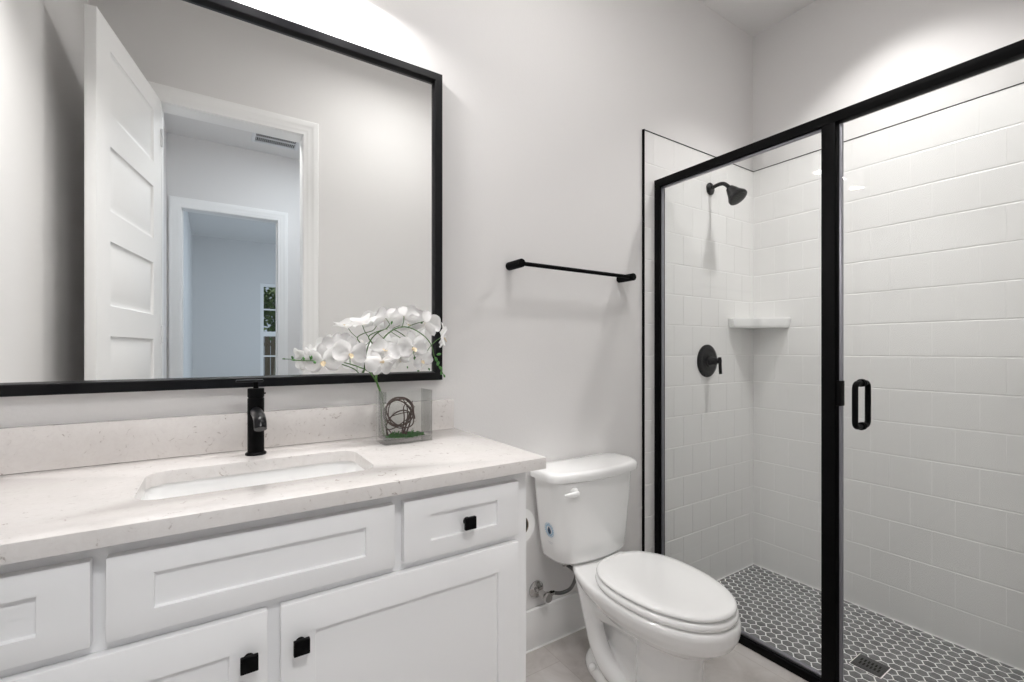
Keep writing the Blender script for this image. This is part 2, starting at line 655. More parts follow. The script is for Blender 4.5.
# baseboards
def baseboard(name, x0, x1, y0, y1, cx, cy):
    bm = B()
    add_box(bm, x0, x1, y0, y1, 0.0, 0.156, 0.004, 2)
    o = struct(obj(name, bm, trimw))
    return o


baseboard('baseboard_back', 0.646, TX0 - 0.0055, YB - 0.016, YB, 0, 0)
baseboard('baseboard_front', DX1 + 0.083, XC - 0.002, YF, YF + 0.016, 0, 0)
baseboard('baseboard_left', XL, XL + 0.016, YF, 0.93, 0, 0)
struct(obj('trim_1', box(0.646, TX0 - 0.0055, YB - 0.0195, YB - 0.016, 0.0, 0.005), grout_m))

# doorway jamb and casing (seen in the mirror)
jm = struct(obj('trim_2', casing_bm(DX0, DX1, DZ, YF, 1, CASE), trimw))
bm = B()
add_box(bm, DX0 - .0, DX0 + 0.003, YF - 0.11, YF, 0, DZ)
add_box(bm, DX1 - 0.003, DX1, YF - 0.11, YF, 0, DZ)
add_box(bm, DX0, DX1, YF - 0.11, YF, DZ - 0.003, DZ)
obj('jamb', bm, trimw, jm)
obj('outer_casing', casing_bm(DX0, DX1, DZ, YF - 0.11, -1, CASE), trimw, jm)

# open bathroom door
door = sempty('door_1', 'open white panelled door leaf swung into the bathroom, seen in the mirror', 'door')
door.location = (DX0 + 0.002, YF + 0.004, 0.008)
door.rotation_euler = (0, 0, math.atan2(0.9767, -0.2146) - 0.016)
pan = [(0.110, 0.580, z0, z0 + 0.254) for z0 in (0.222, 0.594, 0.966, 1.338, 1.710, 2.084)]
PROF = [(0.004, 0.006), (0.010, 0.009), (0.024, 0.0075), (0.040, 0.0025)]
obj('door_leaf', slab_panels(0.695, 2.434, 0.036, pan, PROF, both=True), trimw, door)
for sg, y in ((-1, 0.0), (1, 0.036)):
    bm = B()
    add_lathe(bm, [(0.030, 0), (0.030, 0.006), (0.012, 0.009), (0.010, 0.045), (0.010, 0.052)], (0.625, y, 0.92), (0, sg, 0), 20)
    add_tube(bm, [(0.63, y + sg * 0.045, 0.92), (0.575, y + sg * 0.047, 0.92), (0.515, y + sg * 0.047, 0.918)], [0.009, 0.008, 0.007], 10)
    obj('door_handle', bm, blackm, door)
for z in (0.25, 1.2, 2.2):
    bm = B()
    add_lathe(bm, [(0.006, 0), (0.006, 0.09)], (0.004, -0.004, z), (0, 0, 1), 10)
    obj('hinge', bm, ventm, door)

# ------------------------------------------------------------------ hall and bedroom beyond the doorway (seen in the mirror)
HY = -1.876
HX0, HX1 = -0.33, 1.60
EX0, EX1, EZ = -0.234, 0.505, 2.385
BY = -5.946
BX0, BX1 = -0.288, 2.60
struct(obj('floor_hall', box(-1.0, 2.8, BY - 0.12, YF - 0.11, -0.12, 0.0), floor_m))
struct(obj('ceiling_hall', box(-1.0, 2.8, BY - 0.12, YF - 0.11, CEIL, CEIL + 0.05), ceil_m))
struct(obj('wall_hall_left', box(HX0 - 0.1, HX0, HY, YF - 0.11, 0, CEIL), paint))
struct(obj('wall_hall_right', box(HX1, HX1 + 0.1, HY, YF - 0.11, 0, CEIL), paint))
bm = B()
add_box(bm, HX0 - 0.1, EX0, HY - 0.115, HY, 0, CEIL)
add_box(bm, EX1, 2.7, HY - 0.115, HY, 0, CEIL)
add_box(bm, EX0, EX1, HY - 0.115, HY, EZ, CEIL)
struct(obj('wall_hall_far', bm, paint))
jm = struct(obj('trim_3', casing_bm(EX0, EX1, EZ, HY, 1, CASE), trimw))
bm = B()
add_box(bm, EX0, EX0 + 0.003, HY - 0.115, HY, 0, EZ)
add_box(bm, EX1 - 0.003, EX1, HY - 0.115, HY, 0, EZ)
add_box(bm, EX0, EX1, HY - 0.115, HY, EZ - 0.003, EZ)
add_box(bm, EX0 + 0.003, EX0 + 0.014, HY - 0.07, HY - 0.045, 0, EZ - 0.012)
add_box(bm, EX1 - 0.014, EX1 - 0.003, HY - 0.07, HY - 0.045, 0, EZ - 0.012)
obj('jamb', bm, trimw, jm)
for z in (1.35, 1.72):
    obj('hinge', box(EX0 + 0.003, EX0 + 0.0055, HY - 0.11, HY - 0.075, z, z + 0.09), alum, jm)
struct(obj('wall_bedroom_left', box(BX0 - 0.1, BX0, BY, HY - 0.115, 0, CEIL), paint))
struct(obj('wall_bedroom_right', box(BX1, BX1 + 0.1, BY, HY - 0.115, 0, CEIL), paint))
WX0, WX1, WZ0, WZ1 = 0.665, 1.45, 0.60, 2.31
bm = B()
add_box(bm, BX0 - 0.1, WX0, BY - 0.12, BY, 0, CEIL)
add_box(bm, WX1, BX1 + 0.1, BY - 0.12, BY, 0, CEIL)
add_box(bm, WX0, WX1, BY - 0.12, BY, 0, WZ0)
add_box(bm, WX0, WX1, BY - 0.12, BY, WZ1, CEIL)
struct(obj('wall_bedroom_far', bm, paint))
win = sempty('window_1', 'tall white sash window in the far bedroom, seen through two doorways in the mirror', 'window')
zm = 1.445
bm = B()
for x0, x1, z0, z1 in ((WX0, WX0 + .05, WZ0, WZ1), (WX1 - .05, WX1, WZ0, WZ1), (WX0 + .05, WX1 - .05, WZ0, WZ0 + .06), (WX0 + .05, WX1 - .05, WZ1 - .055, WZ1), (WX0 + .05, WX1 - .05, zm - .04, zm + .04)):
    add_box(bm, x0, x1, BY - 0.07, BY - 0.02, z0, z1)
obj('window_frame', bm, trimw, win)
bm = B()
for z in (1.865, 1.065):
    add_box(bm, WX0 + .04, WX1 - .04, BY - 0.06, BY - 0.03, z - .012, z + .012)
add_box(bm, (WX0 + WX1) / 2 + .04, (WX0 + WX1) / 2 + .06, BY - 0.06, BY - 0.03, WZ0 + .05, WZ1 - .05)
obj('muntin', bm, trimw, win)
obj('pane', box(WX0 + .04, WX1 - .04, BY - 0.048, BY - 0.042, WZ0 + .04, WZ1 - .04), winglass, win)
obj('window_sill', box(WX0 - .04, WX1 + .04, BY - 0.02, BY + 0.05, WZ0 - .03, WZ0, 0.004), trimw, win)

# garden behind the window
struct(obj('ground', box(-8, 10, -22, BY - 0.12, -0.15, -0.10), lawn_m))
fr = thing('garden_fence', 'brown board fence in the garden outside the bedroom window', 'fence', (3.0, -13.0, -0.1))
bm = B()
for i in range(48):
    x = -4 + i * 0.165
    add_box(bm, x, x + 0.155, -0.02, 0.0, 0.0, 1.75 + 0.02 * (i % 2))
obj('board_panel', bm, fence_m, fr)
bm = B()
for z in (0.4, 1.4):
    add_box(bm, -4, 3.9, -0.06, -0.02, z, z + 0.09)
obj('rail', bm, fence_m, fr)


def tree(x, y, h, label, lean, seed):
    rnd = random.Random(seed)
    t = thing('garden_tree', label, 'tree', (x, y, -0.1), 0, 'trees outside the bedroom window')
    bm = B()
    top = Vector((lean, 0.1, h))
    add_tube(bm, spline([(0, 0, 0), (lean * .2, .03, h * .35), (lean * .6, .06, h * .7), top], 5), [0.11 - 0.085 * i / 15 for i in range(16)], 9)
    tips = []
    for i in range(9):
        f = 0.35 + 0.6 * i / 9
        p = Vector((lean * f * f, 0.05, h * f))
        a = rnd.uniform(0, 2 * PI)
        q = p + Vector((math.cos(a), math.sin(a), 0.9)) * rnd.uniform(.4, .9)
        add_tube(bm, [p, (p + q) / 2 + Vector((0, 0, .05)), q], [0.035, 0.022, 0.01], 6)
        tips += [q, (p + q) / 2]
    obj('trunk', bm, bark_m, t)
    bm = B()
    for c in tips + [top]:
        for _ in range(150):
            d = Vector((rnd.gauss(0, .22), rnd.gauss(0, .22), rnd.gauss(0, .2)))
            q = c + d
            u = Vector((rnd.uniform(-1, 1), rnd.uniform(-1, 1), rnd.uniform(-1, 1))).normalized()
            v = u.orthogonal().normalized()
            s = rnd.uniform(.05, .10)
            bm.faces.new([bm.verts.new(q + u * s), bm.verts.new(q + v * s * .5), bm.verts.new(q - u * s), bm.verts.new(q - v * s * .5)])
    obj('foliage', bm, leaf_m, t, normals=False)


tree(1.25, -9.4, 4.4, 'slim leaning garden tree nearest the bedroom window', 0.5, 3)
tree(3.5, -10.6, 5.0, 'taller garden tree behind the slim leaning one, by the fence', -0.4, 5)
tree(-0.3, -12.0, 4.8, 'garden tree at the edge of the bedroom window view by the fence', 0.2, 9)

# ceiling vent of the hall
vt = thing('ceiling_vent', 'white louvred ceiling vent in the hall, seen through the doorway in the mirror', 'vent', (0.455, -1.53, CEIL))
bm = B()
for a in ((-.185, -.155, -.125, .125), (.155, .185, -.125, .125), (-.155, .155, -.125, -.095), (-.155, .155, .095, .125), (-.155, .155, -.006, .006)):
    add_box(bm, *a, -0.010, 0.0, 0.003)
obj('vent_frame', bm, ventm, vt)
obj('backing', box(-.155, .155, -.095, .095, -0.002, 0.0), darkhole, vt)
bm = B()
for i in range(22):
    x = -.150 + i * .01425
    for y0, y1 in ((-.095, -.006), (.006, .095)):
        add_box(bm, x, x + .0035, y0, y1, -0.009, -0.002)
obj('louver', bm, ventm, vt)

# ------------------------------------------------------------------ vanity cabinet
van = thing('vanity_cabinet', 'long white shaker vanity cabinet with square black knobs under the quartz countertop', 'cabinet', (0.09, 1.2, 0.0))
VX, VY = 0.09, 1.2
CX0, CX1 = XL + 0.004, 0.678
CY = 0.975          # face frame
DY = 0.955          # face of doors and drawers
bm = B()
ob = []
add_box(bm, CX0, CX0 + 0.018, CY + 0.02, YB - 0.002, 0.0, 0.870)
add_box(bm, CX1 - 0.018, CX1, CY + 0.02, YB - 0.002, 0.0, 0.870)
add_box(bm, CX0 + 0.018, CX1 - 0.018, CY + 0.02, YB - 0.02, 0.10, 0.118)
add_box(bm, CX0 + 0.018, CX1 - 0.018, YB - 0.02, YB - 0.002, 0.10, 0.870)
add_box(bm, CX0 + 0.018, CX1 - 0.018, CY + 0.075, CY + 0.093, 0.0, 0.10)
# face frame
for x0, x1, z0, z1 in ((CX0, -0.446, .10, .870), (0.631, CX1, .10, .870), (-0.446, 0.631, 0.836, .870), (-0.446, .631, .683, .722), (-.446, .631, .10, .115), (-0.171, -0.130, .722, .836), (0.311, 0.358, .722, .836), (0.073, 0.117, .115, .683)):
    add_box(bm, x0, x1, CY, CY + 0.021, z0, z1)
for v in bm.verts:
    v.co -= Vector((VX, VY, 0))
obj('cabinet_body', bm, cabw, van)


def knob(x, z, parent, ox, oz):
    bm = B()
    add_lathe(bm, [(0.009, 0), (0.009, 0.003), (0.0055, 0.005), (0.0055, 0.016)], (0, 0, 0), (0, -1, 0), 16)
    add_box(bm, -0.014, 0.014, -0.024, -0.015, -0.014, 0.014, 0.0012)
    o = obj('knob', bm, black, parent)
    o.location = (x - ox, 0, z - oz)
    return o


SHK = [(0.0008, 0.0065), (0.002, 0.0075)]


def front(name, x0, x1, z0, z1, st, rail, kn=None):
    o = obj(name, slab_panels(x1 - x0, z1 - z0, 0.0195, [(st, x1 - x0 - st, rail, z1 - z0 - rail)], SHK, bev=0.0015), cabw, van)
    o.location = (x0 - VX, DY - VY, z0)
    if kn:
        knob(kn[0], kn[1], o, x0, z0)
    return o


front('drawer', -0.456, -0.161, 0.7115, 0.8455, 0.060, 0.037, (-0.309, 0.776))
front('false_front', -0.143, 0.3235, 0.7115, 0.8455, 0.060, 0.037)
front('drawer', 0.344, 0.642, 0.7115, 0.8455, 0.062, 0.037, (0.495, 0.776))
front('door', -0.456, 0.083, 0.102, 0.6930, 0.060, 0.062, (0.053, 0.617))
front('door', 0.1055, 0.642, 0.102, 0.6930, 0.060, 0.062, (0.1385, 0.617))

# countertop with the sink cutout
ZC = 0.900
SX0, SX1, SY0, SY1 = -0.124, 0.320, 1.062, 1.303
bm = B()
outer = [(XL + 0.002, 0.934), (0.714, 0.934), (0.714, YB - 0.001), (XL + 0.002, YB - 0.001)]
inner = [(p.x, p.y) for p in rrect(SX0, SX1, SY0, SY1, 0.045, 0, 7)]
es = []
for lp in (outer, inner):
    vs = [bm.verts.new((x, y, 0.871)) for x, y in lp]
    es += [bm.edges.new((vs[i], vs[(i + 1) % len(vs)])) for i in range(len(vs))]
r = bmesh.ops.triangle_fill(bm, use_beauty=True, edges=es)
fs = [f for f in bm.faces]
r = bmesh.ops.extrude_face_region(bm, geom=fs)
for v in r['geom']:
    if isinstance(v, bmesh.types.BMVert):
        v.co.z = ZC
bmesh.ops.recalc_face_normals(bm, faces=bm.faces)
es = [e for e in bm.edges if all(abs(v.co.z - ZC) < 1e-6 for v in e.verts) and len(e.link_faces) == 2 and e.calc_face_angle(0) > 1.0]
es += [e for e in bm.edges if all(abs(v.co.x - .714) < 1e-6 and abs(v.co.y - .934) < 1e-6 for v in e.verts)]
bmesh.ops.bevel(bm, geom=es, offset=0.0022, segments=2, profile=0.5, affect='EDGES')
tag(obj('vanity_countertop', bm, quartz, deg=30), 'white quartz countertop with beige flecks and a sink cutout, on the vanity', 'countertop')
tag(obj('backsplash', box(XL + 0.002, 0.703, YB - 0.022, YB - 0.0005, ZC + 0.0005, 1.002, 0.0015), quartz), 'low beige-flecked quartz backsplash strip standing along the wall behind the faucet', 'backsplash')

# undermount sink
snk = thing('undermount_sink', 'white rectangular undermount sink set into the quartz countertop', 'sink', (0.0985, 1.188, 0.8710))
bm = B()
cxs, cys = 0.0985, 1.188
hx_, hy_ = (SX1 - SX0) / 2, (SY1 - SY0) / 2


def sr(d, z, r):
    return rrect(-hx_ + d, hx_ - d, -hy_ + d, hy_ - d, r, z - 0.866, 7)


loops = [sr(-0.02, 0.8655, 0.06), sr(-0.004, 0.8655, 0.048), sr(-0.002, 0.860, 0.048), sr(0.004, 0.80, 0.05), sr(0.012, 0.765, 0.05), sr(0.030, 0.748, 0.045), sr(0.06, 0.742, 0.03), sr(0.095, 0.739, 0.012)]
loft(bm, loops, False, True)
outl = [sr(-0.02, 0.8655, 0.06), sr(-0.02, 0.855, 0.06), sr(-0.008, 0.850, 0.055), sr(-0.004, 0.78, 0.05), sr(0.03, 0.735, 0.045), sr(0.095, 0.730, 0.012)]
loft(bm, outl, False, True)
obj('basin', bm, porc, snk)
bm = B()
add_lathe(bm, [(0.031, 0.0), (0.031, 0.003), (0.024, 0.004), (0.022, 0.001)], (0, 0.02, 0.7395 - 0.866), (0, 0, 1), 24)
obj('drain', bm, blackm, snk)

# faucet
fc = thing('faucet', 'matte black single-hole faucet with a short curved spout and flat top lever', 'faucet', (0.093, 1.380, ZC))
bm = B()
add_lathe(bm, [(0.0250, 0.0), (0.0250, 0.004), (0.0232, 0.006), (0.0195, 0.007), (0.0195, 0.147), (0.0180, 0.148), (0.0180, 0.151)], n=36)
obj('faucet_body', bm, black, fc)
bm = B()
add_lathe(bm, [(0.0195, 0.151), (0.0195, 0.1715), (0.0186, 0.1735)], n=36)
add_lathe(bm, [(0.0065, 0.172), (0.0065, 0.192)], n=16)
add_lathe(bm, [(0.0022, 0.0), (0.0022, 0.004)], (0.0185, -0.005, 0.160), (1, -.3, 0), 8)
obj('handle_cap', bm, black, fc)
bm = B()
add_box(bm, -0.045, 0.017, -0.010, 0.010, 0.190, 0.1965, 0.002)
obj('lever', bm, blackm, fc)
bm = B()
pts = spline([(0, -0.010, 0.112), (0, -0.050, 0.1125), (0, -0.096, 0.111), (0, -0.130, 0.103), (0, -0.142, 0.086)], 6)
add_tube(bm, pts, [0.0138] * len(pts), 20)
o_ = obj('spout', bm, blackm, fc)

# framed mirror
mr = thing('framed_mirror', 'large wall mirror in a thin black frame above the vanity', 'mirror', (0.091, YB - 0.002, 1.593))
MX0, MX1, MZ0, MZ1 = -0.473 - 0.091, 0.656 - 0.091, 1.072 - 1.593, 2.116 - 1.593
prof = [(0.0, -0.0), (0.0, -0.026), (0.0015, -0.0275), (0.024, -0.0275), (0.026, -0.026), (0.030, -0.012), (0.030, -0.002)]
bm = B()
rows = []
for d, y in prof:
    rows.append([bm.verts.new(p) for p in ((MX0 + d, y, MZ0 + d), (MX1 - d, y, MZ0 + d), (MX1 - d, y, MZ1 - d), (MX0 + d, y, MZ1 - d))])
for a, b_ in zip(rows, rows[1:] + rows[:1]):
    for i in range(4):
        bm.faces.new((a[i], a[(i + 1) % 4], b_[(i + 1) % 4], b_[i]))
obj('mirror_frame', bm, blackm, mr, deg=20)
obj('mirror_glass', box(MX0 + 0.026, MX1 - 0.026, -0.0095, -0.004, MZ0 + 0.026, MZ1 - 0.026), mirror_m, mr)

# vanity light above the mirror (its glow is seen on the wall)
vl = thing('vanity_light', 'black vanity light bar with three lit frosted shades on the wall above the mirror', 'wall light', (0.085, YB - 0.002, 2.43))
bm = B()
add_box(bm, -0.36, 0.36, -0.03, 0.0, -0.03, 0.03, 0.004)
obj('back_bar', bm, blackm, vl)
for i in range(3):
    x = (i - 1) * 0.26
    bm = B()
    add_tube(bm, spline([(x, -0.028, 0.0), (x, -0.085, 0.004), (x, -0.105, -0.015)], 4), 0.009, 10)
    add_lathe(bm, [(0.022, 0.0), (0.022, -0.02), (0.03, -0.026)], (x, -0.105, 0.0), n=20)
    obj('arm', bm, blackm, vl)
    bm = B()
    add_lathe(bm, [(0.030, -0.026), (0.044, -0.040), (0.046, -0.120), (0.044, -0.126)], (x, -0.105, 0.0), n=24)
    obj('shade', bm, shade_m, vl)


# ------------------------------------------------------------------ recessed shower lamp, added fill light
def can(x, y, label):
    t = thing('recessed_light', label, 'ceiling light', (x, y, CEIL))
    bm = B()
    add_lathe(bm, [(0.090, 0.0), (0.090, -0.004), (0.074, -0.010), (0.070, -0.002)], n=36, cap0=False, cap1=False)
    obj('trim_ring', bm, trimw, t)
    bm = B()
    add_lathe(bm, [(0.072, -0.002), (0.072, -0.004)], n=36)
    obj('lens', bm, can_m, t)


can(2.20, 0.77, 'round recessed ceiling light over the shower')
fm = thing('added_fill_light', 'added round white flush-mount fill light on the bathroom ceiling, out of view', 'ceiling light', (0.95, 0.62, CEIL))  # added unseen fixture around the soft fill lamp
bm = B()
add_lathe(bm, [(0.200, 0.0), (0.205, -0.012), (0.205, -0.030), (0.192, -0.032)], n=40)
obj('base', bm, trimw, fm)
bm = B()
add_lathe(bm, [(0.190, -0.032), (0.186, -0.055), (0.160, -0.076), (0.10, -0.084), (0.02, -0.086)], n=40)
obj('diffuser', bm, can_m, fm)

# ------------------------------------------------------------------ toilet
TX = 1.238
toi = thing('toilet', 'white two-piece toilet with closed lid between the vanity and the shower', 'toilet', (TX, 1.15, 0.0))
TY = 1.15


def egg(hw, yf, yb, yw, z, n=48, ef=2.1, eb=2.45):
    out = []
    for k in range(n):
        a = 2 * PI * k / n
        c, s = math.cos(a), math.sin(a)
        e = ef if s < 0 else eb
        x = hw * math.copysign(abs(c) ** (2 / e), c)
        y = (yw - yf if s < 0 else yb - yw) * math.copysign(abs(s) ** (2 / e), s)
        out.append(Vector((x, yw + y - TY, z)))
    return out


bm = B()
sec = [(0.000, .112, .868, 1.318, 1.12), (0.022, .112, .870, 1.318, 1.12), (0.040, .104, .880, 1.310, 1.10), (0.050, .075, .905, 1.295, 1.08), (0.12, .055, .92, 1.26, 1.06),
       (0.19, .058, .91, 1.24, 1.05), (0.228, .076, .880, 1.225, 1.045), (0.252, .108, .835, 1.225, 1.04), (0.278, .140, .790, 1.235, 1.035), (0.305, .163, .760, 1.265, 1.03),
       (0.330, .176, .748, 1.33, 1.025), (0.356, .181, .745, 1.362, 1.02), (0.368, .179, .747, 1.364, 1.02), (0.374, .174, .753, 1.360, 1.02)]
loops = [egg(h, a, c, yw, z) for z, h, a, c, yw in sec]
loft(bm, loops, True, True)
# front pedestal column
add_lathe(bm, [(.112, .0), (.112, .03), (.106, .06), (.103, .12), (.104, .19), (.110, .24), (.122, .29)], (0, .967 - TY, 0), n=40)
o_ = obj('bowl', bm, porc, toi)
# sculpted trapway on both flanks, merged into the same skin
bm = B()
bm.from_mesh(o_.data)
for sx in (-1, 1):
    pts = spline([(sx * 0.092, 1.275 - TY, .345), (sx * 0.088, 1.250 - TY, .265), (sx * .086, 1.225 - TY, .190), (sx * .086, 1.200 - TY, .125), (sx * .084, 1.150 - TY, .070), (sx * .076, 1.07 - TY, .045)], 5)
    add_tube(bm, pts, [0.034] * (len(pts) - 2) + [0.030, 0.024], 16)
    # soft flank between trapway and column
    add_tube(bm, [(sx * .060, 1.24 - TY, .24), (sx * .060, 1.03 - TY, .27)], .045, 16)
bm.to_mesh(o_.data)
bm.free()


def mods(o):
    m = o.modifiers.new('r', 'REMESH')
    m.mode = 'VOXEL'
    m.voxel_size = 0.0045
    m.use_smooth_shade = True
    s = o.modifiers.new('s', 'SMOOTH')
    s.factor = 0.5
    s.iterations = 7


bake(o_, mods)

# seat ring and lid
def oval(hw, yf, yb, yw, z):
    return egg(hw, yf, yb, yw, z, 56, 2.1, 2.35)


YS = 1.020
bm = B()
loops = [oval(.166, .763, 1.212, YS, .3765), oval(.174, .755, 1.219, YS, .3785), oval(.177, .752, 1.222, YS, .3875), oval(.174, .755, 1.219, YS, .3965), oval(.167, .762, 1.212, YS, .3990),
         oval(.115, .83, 1.10, YS, .3990), oval(.112, .833, 1.097, YS, .3970), oval(.112, .833, 1.097, YS, .3800), oval(.115, .83, 1.10, YS, .3785)]
loft(bm, loops + [loops[0]], False, False)
bmesh.ops.remove_doubles(bm, verts=bm.verts, dist=1e-6)
obj('seat', bm, seatw, toi, deg=60)
bm = B()
loops = [oval(.162, .766, 1.216, YS, .4030), oval(.168, .760, 1.219, YS, .4040), oval(.171, .757, 1.222, YS, .4090), oval(.169, .759, 1.220, YS, .4145), oval(.162, .766, 1.215, YS, .4180), oval(.140, .794, 1.187, YS, .4205), oval(.095, .85, 1.135, YS, .4218), oval(.04, .94, 1.06, YS, .4222)]
loft(bm, loops, True, True)
obj('seat_lid', bm, seatw, toi, deg=60)
for sx in (-1, 1):
    bm = B()
    add_box(bm, sx * .075 - .018, sx * .075 + .018, 1.170 - TY, 1.205 - TY, .3742, .4040, .005, 3)
    obj('hinge', bm, seatw, toi, deg=60)


# tank
def tanksec(hw, yf, yb, bow, z, r=0.045):
    base = rrect(-hw, hw, yf - TY, yb - TY, r, z, 8)
    out = []
    for p in base:
        f = max(0.0, (yb - TY - p.y) / (yb - yf))
        out.append(Vector((p.x, p.y - bow * f * (1 - (p.x / hw) ** 2), z)))
    return out


def dens(loop, m=8):
    """subdivide long edges so that the bowed front stays round"""
    out = []
    for i, p in enumerate(loop):
        q = loop[(i + 1) % len(loop)]
        out.append(p)
        if abs(p.x - q.x) > 0.1:
            for k in range(1, m):
                out.append(p.lerp(q, k / m))
    return out


def tsec(hw, yf, yb, bow, z, r=0.045):
    base = dens(rrect(-hw, hw, yf - TY, yb - TY, r, z, 8), 10)
    return [Vector((p.x, p.y - bow * max(0, (yb - TY - p.y) / (yb - yf)) * (1 - (p.x / hw) ** 2), z)) for p in base]


TXO = 0.0
bm = B()
ts = [(.158, 1.318, 1.435, .028, .3795), (.168, 1.308, 1.446, .032, .382), (.173, 1.303, 1.452, .034, .392), (.182, 1.302, 1.455, .034, .45), (.197, 1.300, 1.455, .036, .58), (.209, 1.300, 1.455, .036, .686), (.204, 1.306, 1.45, .036, .6885)]
loft(bm, [tsec(*t) for t in ts], True, True)
for v in bm.verts:
    v.co.x += TXO
obj('tank', bm, porc, toi, deg=50)
bm = B()
ts = [(.222, 1.298, 1.458, .036, .6886), (.229, 1.291, 1.462, .036, .692), (.2305, 1.2895, 1.463, .036, .706), (.229, 1.291, 1.462, .036, .717), (.224, 1.296, 1.458, .036, .7235), (.214, 1.306, 1.449, .036, .7265)]
loft(bm, [tsec(*t) for t in ts], True, True)
for v in bm.verts:
    v.co.x += TXO + .006
obj('tank_lid', bm, porc, toi, deg=50)
obj('tank_gasket', box(-.12, .13, 1.32 - TY, 1.42 - TY, .3745, .3805, 0.002), darkhole, toi)
# flush lever
bm = B()
add_lathe(bm, [(.017, 0), (.017, .006), (.014, .012), (.008, .016)], (-.132, 1.284 - TY, .656), (0, -1, 0), 20)
pts = [(-.128, 1.262 - TY, .651), (-.150, 1.258 - TY, .652), (-.175, 1.260 - TY, .653), (-.192, 1.264 - TY, .654)]
add_tube(bm, pts, [.0105, .011, .0085, .004], 14, flat=(0.6, 1.0))
obj('flush_lever', bm, seatw, toi, deg=60)
# round sticker on the tank flank
bm = B()


def flank(y, z):
    t = (z - .46) / .12
    return TXO - (.1832 + .0138 * t) - 0.0006


def disc(bm, y0, z0, r0, r1, mi, n=28):
    a = [bm.verts.new((flank(0, z0 + r0 * math.sin(2 * PI * k / n)), y0 + r0 * math.cos(2 * PI * k / n), z0 + r0 * math.sin(2 * PI * k / n))) for k in range(n)]
    b_ = [bm.verts.new((flank(0, z0 + r1 * math.sin(2 * PI * k / n)), y0 + r1 * math.cos(2 * PI * k / n), z0 + r1 * math.sin(2 * PI * k / n))) for k in range(n)]
    for k in range(n):
        j = (k + 1) % n
        f = bm.faces.new((a[k], a[j], b_[j], b_[k]))
        f.material_index = mi


sy, sz = 1.357 - TY, .502
for k in range(18):   # ring of tiny printed strokes
    a0 = 2 * PI * k / 18
    q = []
    for rr, da in ((.0275, 0), (.0275, .2), (.0235, .2), (.0235, 0)):
        a = a0 + da
        q.append(bm.verts.new((flank(0, sz + rr * math.sin(a)), sy + rr * math.cos(a), sz + rr * math.sin(a))))
    f = bm.faces.new(q)
    f.material_index = 0
disc(bm, sy, sz, .0215, .0165, 0)
drop = []
for k in range(20):
    a = 2 * PI * k / 20
    rr = .0105
    z = rr * math.sin(a)
    y = rr * math.cos(a) * (1 if z < 0 else (1 - z / .0130) ** .8)
    drop.append(bm.verts.new((flank(0, sz + z * 1.4), sy + y, sz + z * 1.4 - .001)))
f = bm.faces.new(drop)
f.material_index = 1
for k, w_ in enumerate((.016, .010)):
    z = .455 - .0055 * k
    q = [bm.verts.new((flank(0, zz), sy + yy, zz)) for yy, zz in ((-w_, z), (w_, z), (w_, z + .002), (-w_, z + .002))]
    f = bm.faces.new(q)
    f.material_index = 2
stk = obj('sticker', bm, [sticker_b, sticker_d, sticker_g], toi)
stk['label'] = 'round blue sticker with a dark drop'
for sx in (-1, 1):
    bm = B()
    add_lathe(bm, [(.014, 0), (.0135, .006), (.010, .011), (.004, .0135)], (sx * .103, 1.215 - TY, .040), (sx * .5, 0, 1), 16)
    obj('bolt_cap', bm, seatw, toi)

# water supply valve and hose
sv = thing('water_supply_valve', 'chrome water supply valve with grey braided hose on the wall below the toilet tank', 'valve', (1.072, YB - 0.001, 0.225))
bm = B()
add_lathe(bm, [(.034, 0), (.033, -.004), (.026, -.009), (.014, -.012), (.010, -.013)], n=28, axis=(0, 1, 0))
obj('escutcheon', bm, chrome, sv)
bm = B()
add_lathe(bm, [(.009, -.012), (.009, -.035), (.013, -.036), (.013, -.062), (.010, -.064)], n=16, axis=(0, 1, 0))
add_tube(bm, [(0, -.05, 0), (.026, -.052, -.003)], .0095, 12)
obj('valve_body', bm, chrome, sv)
bm = B()
add_lathe(bm, [(.004, -.062), (.004, -.074)], n=10, axis=(0, 1, 0))
add_lathe(bm, [(.017, -.074), (.018, -.078), (.016, -.084)], n=20, axis=(0, 1, 0))
obj('valve_handle', bm, chrome, sv)
bm = B()
add_lathe(bm, [(.0105, 0), (.0105, .012), (.0085, .014), (.0085, .022)], (.026, -.052, -.003), (1, -.05, 0), 6)
obj('hose_nut', bm, chrome, sv)
bm = B()
add_lathe(bm, [(.012, 0), (.012, .014), (.009, .018), (.009, .045)], (.062, -.104, .122), (-.35, .02, 1), 8)
obj('hose_nut', bm, chrome, sv)
bm = B()
pts = spline([(.045, -.053, -.004), (.080, -.062, -.010), (.112, -.075, .002), (.128, -.085, .035), (.122, -.095, .070), (.095, -.102, .100), (.064, -.104, .124)], 6)
add_tube(bm, pts, .0068, 12)
obj('hose', bm, braid, sv)

# toilet paper on the vanity side
tr_ = thing('toilet_paper_roll', 'white toilet paper roll hanging beside the vanity cabinet', 'toilet paper', (0.744, 1.15, 0.662))
bm = B()
n_ = 36
pr = [(.0305, -.05), (.0525, -.05), (.053, -.0485), (.053, .0485), (.0525, .05), (.0305, .05)]
loops = [[Vector((r * math.cos(2 * PI * k / n_), y, r * math.sin(2 * PI * k / n_))) for k in range(n_)] for r, y in pr]
loft(bm, loops, False, False)
obj('paper', bm, paper, tr_)
bm = B()
loops = [[Vector((r * math.cos(2 * PI * k / n_), y, r * math.sin(2 * PI * k / n_))) for k in range(n_)] for r, y in ((.0305, -.05), (.0305, .05), (.0285, .05), (.0285, -.05))]
loft(bm, loops + [loops[0]], False, False)
bmesh.ops.remove_doubles(bm, verts=bm.verts, dist=1e-6)
obj('cardboard_core', bm, mat('cardboard', (.30, .24, .18), .9), tr_)
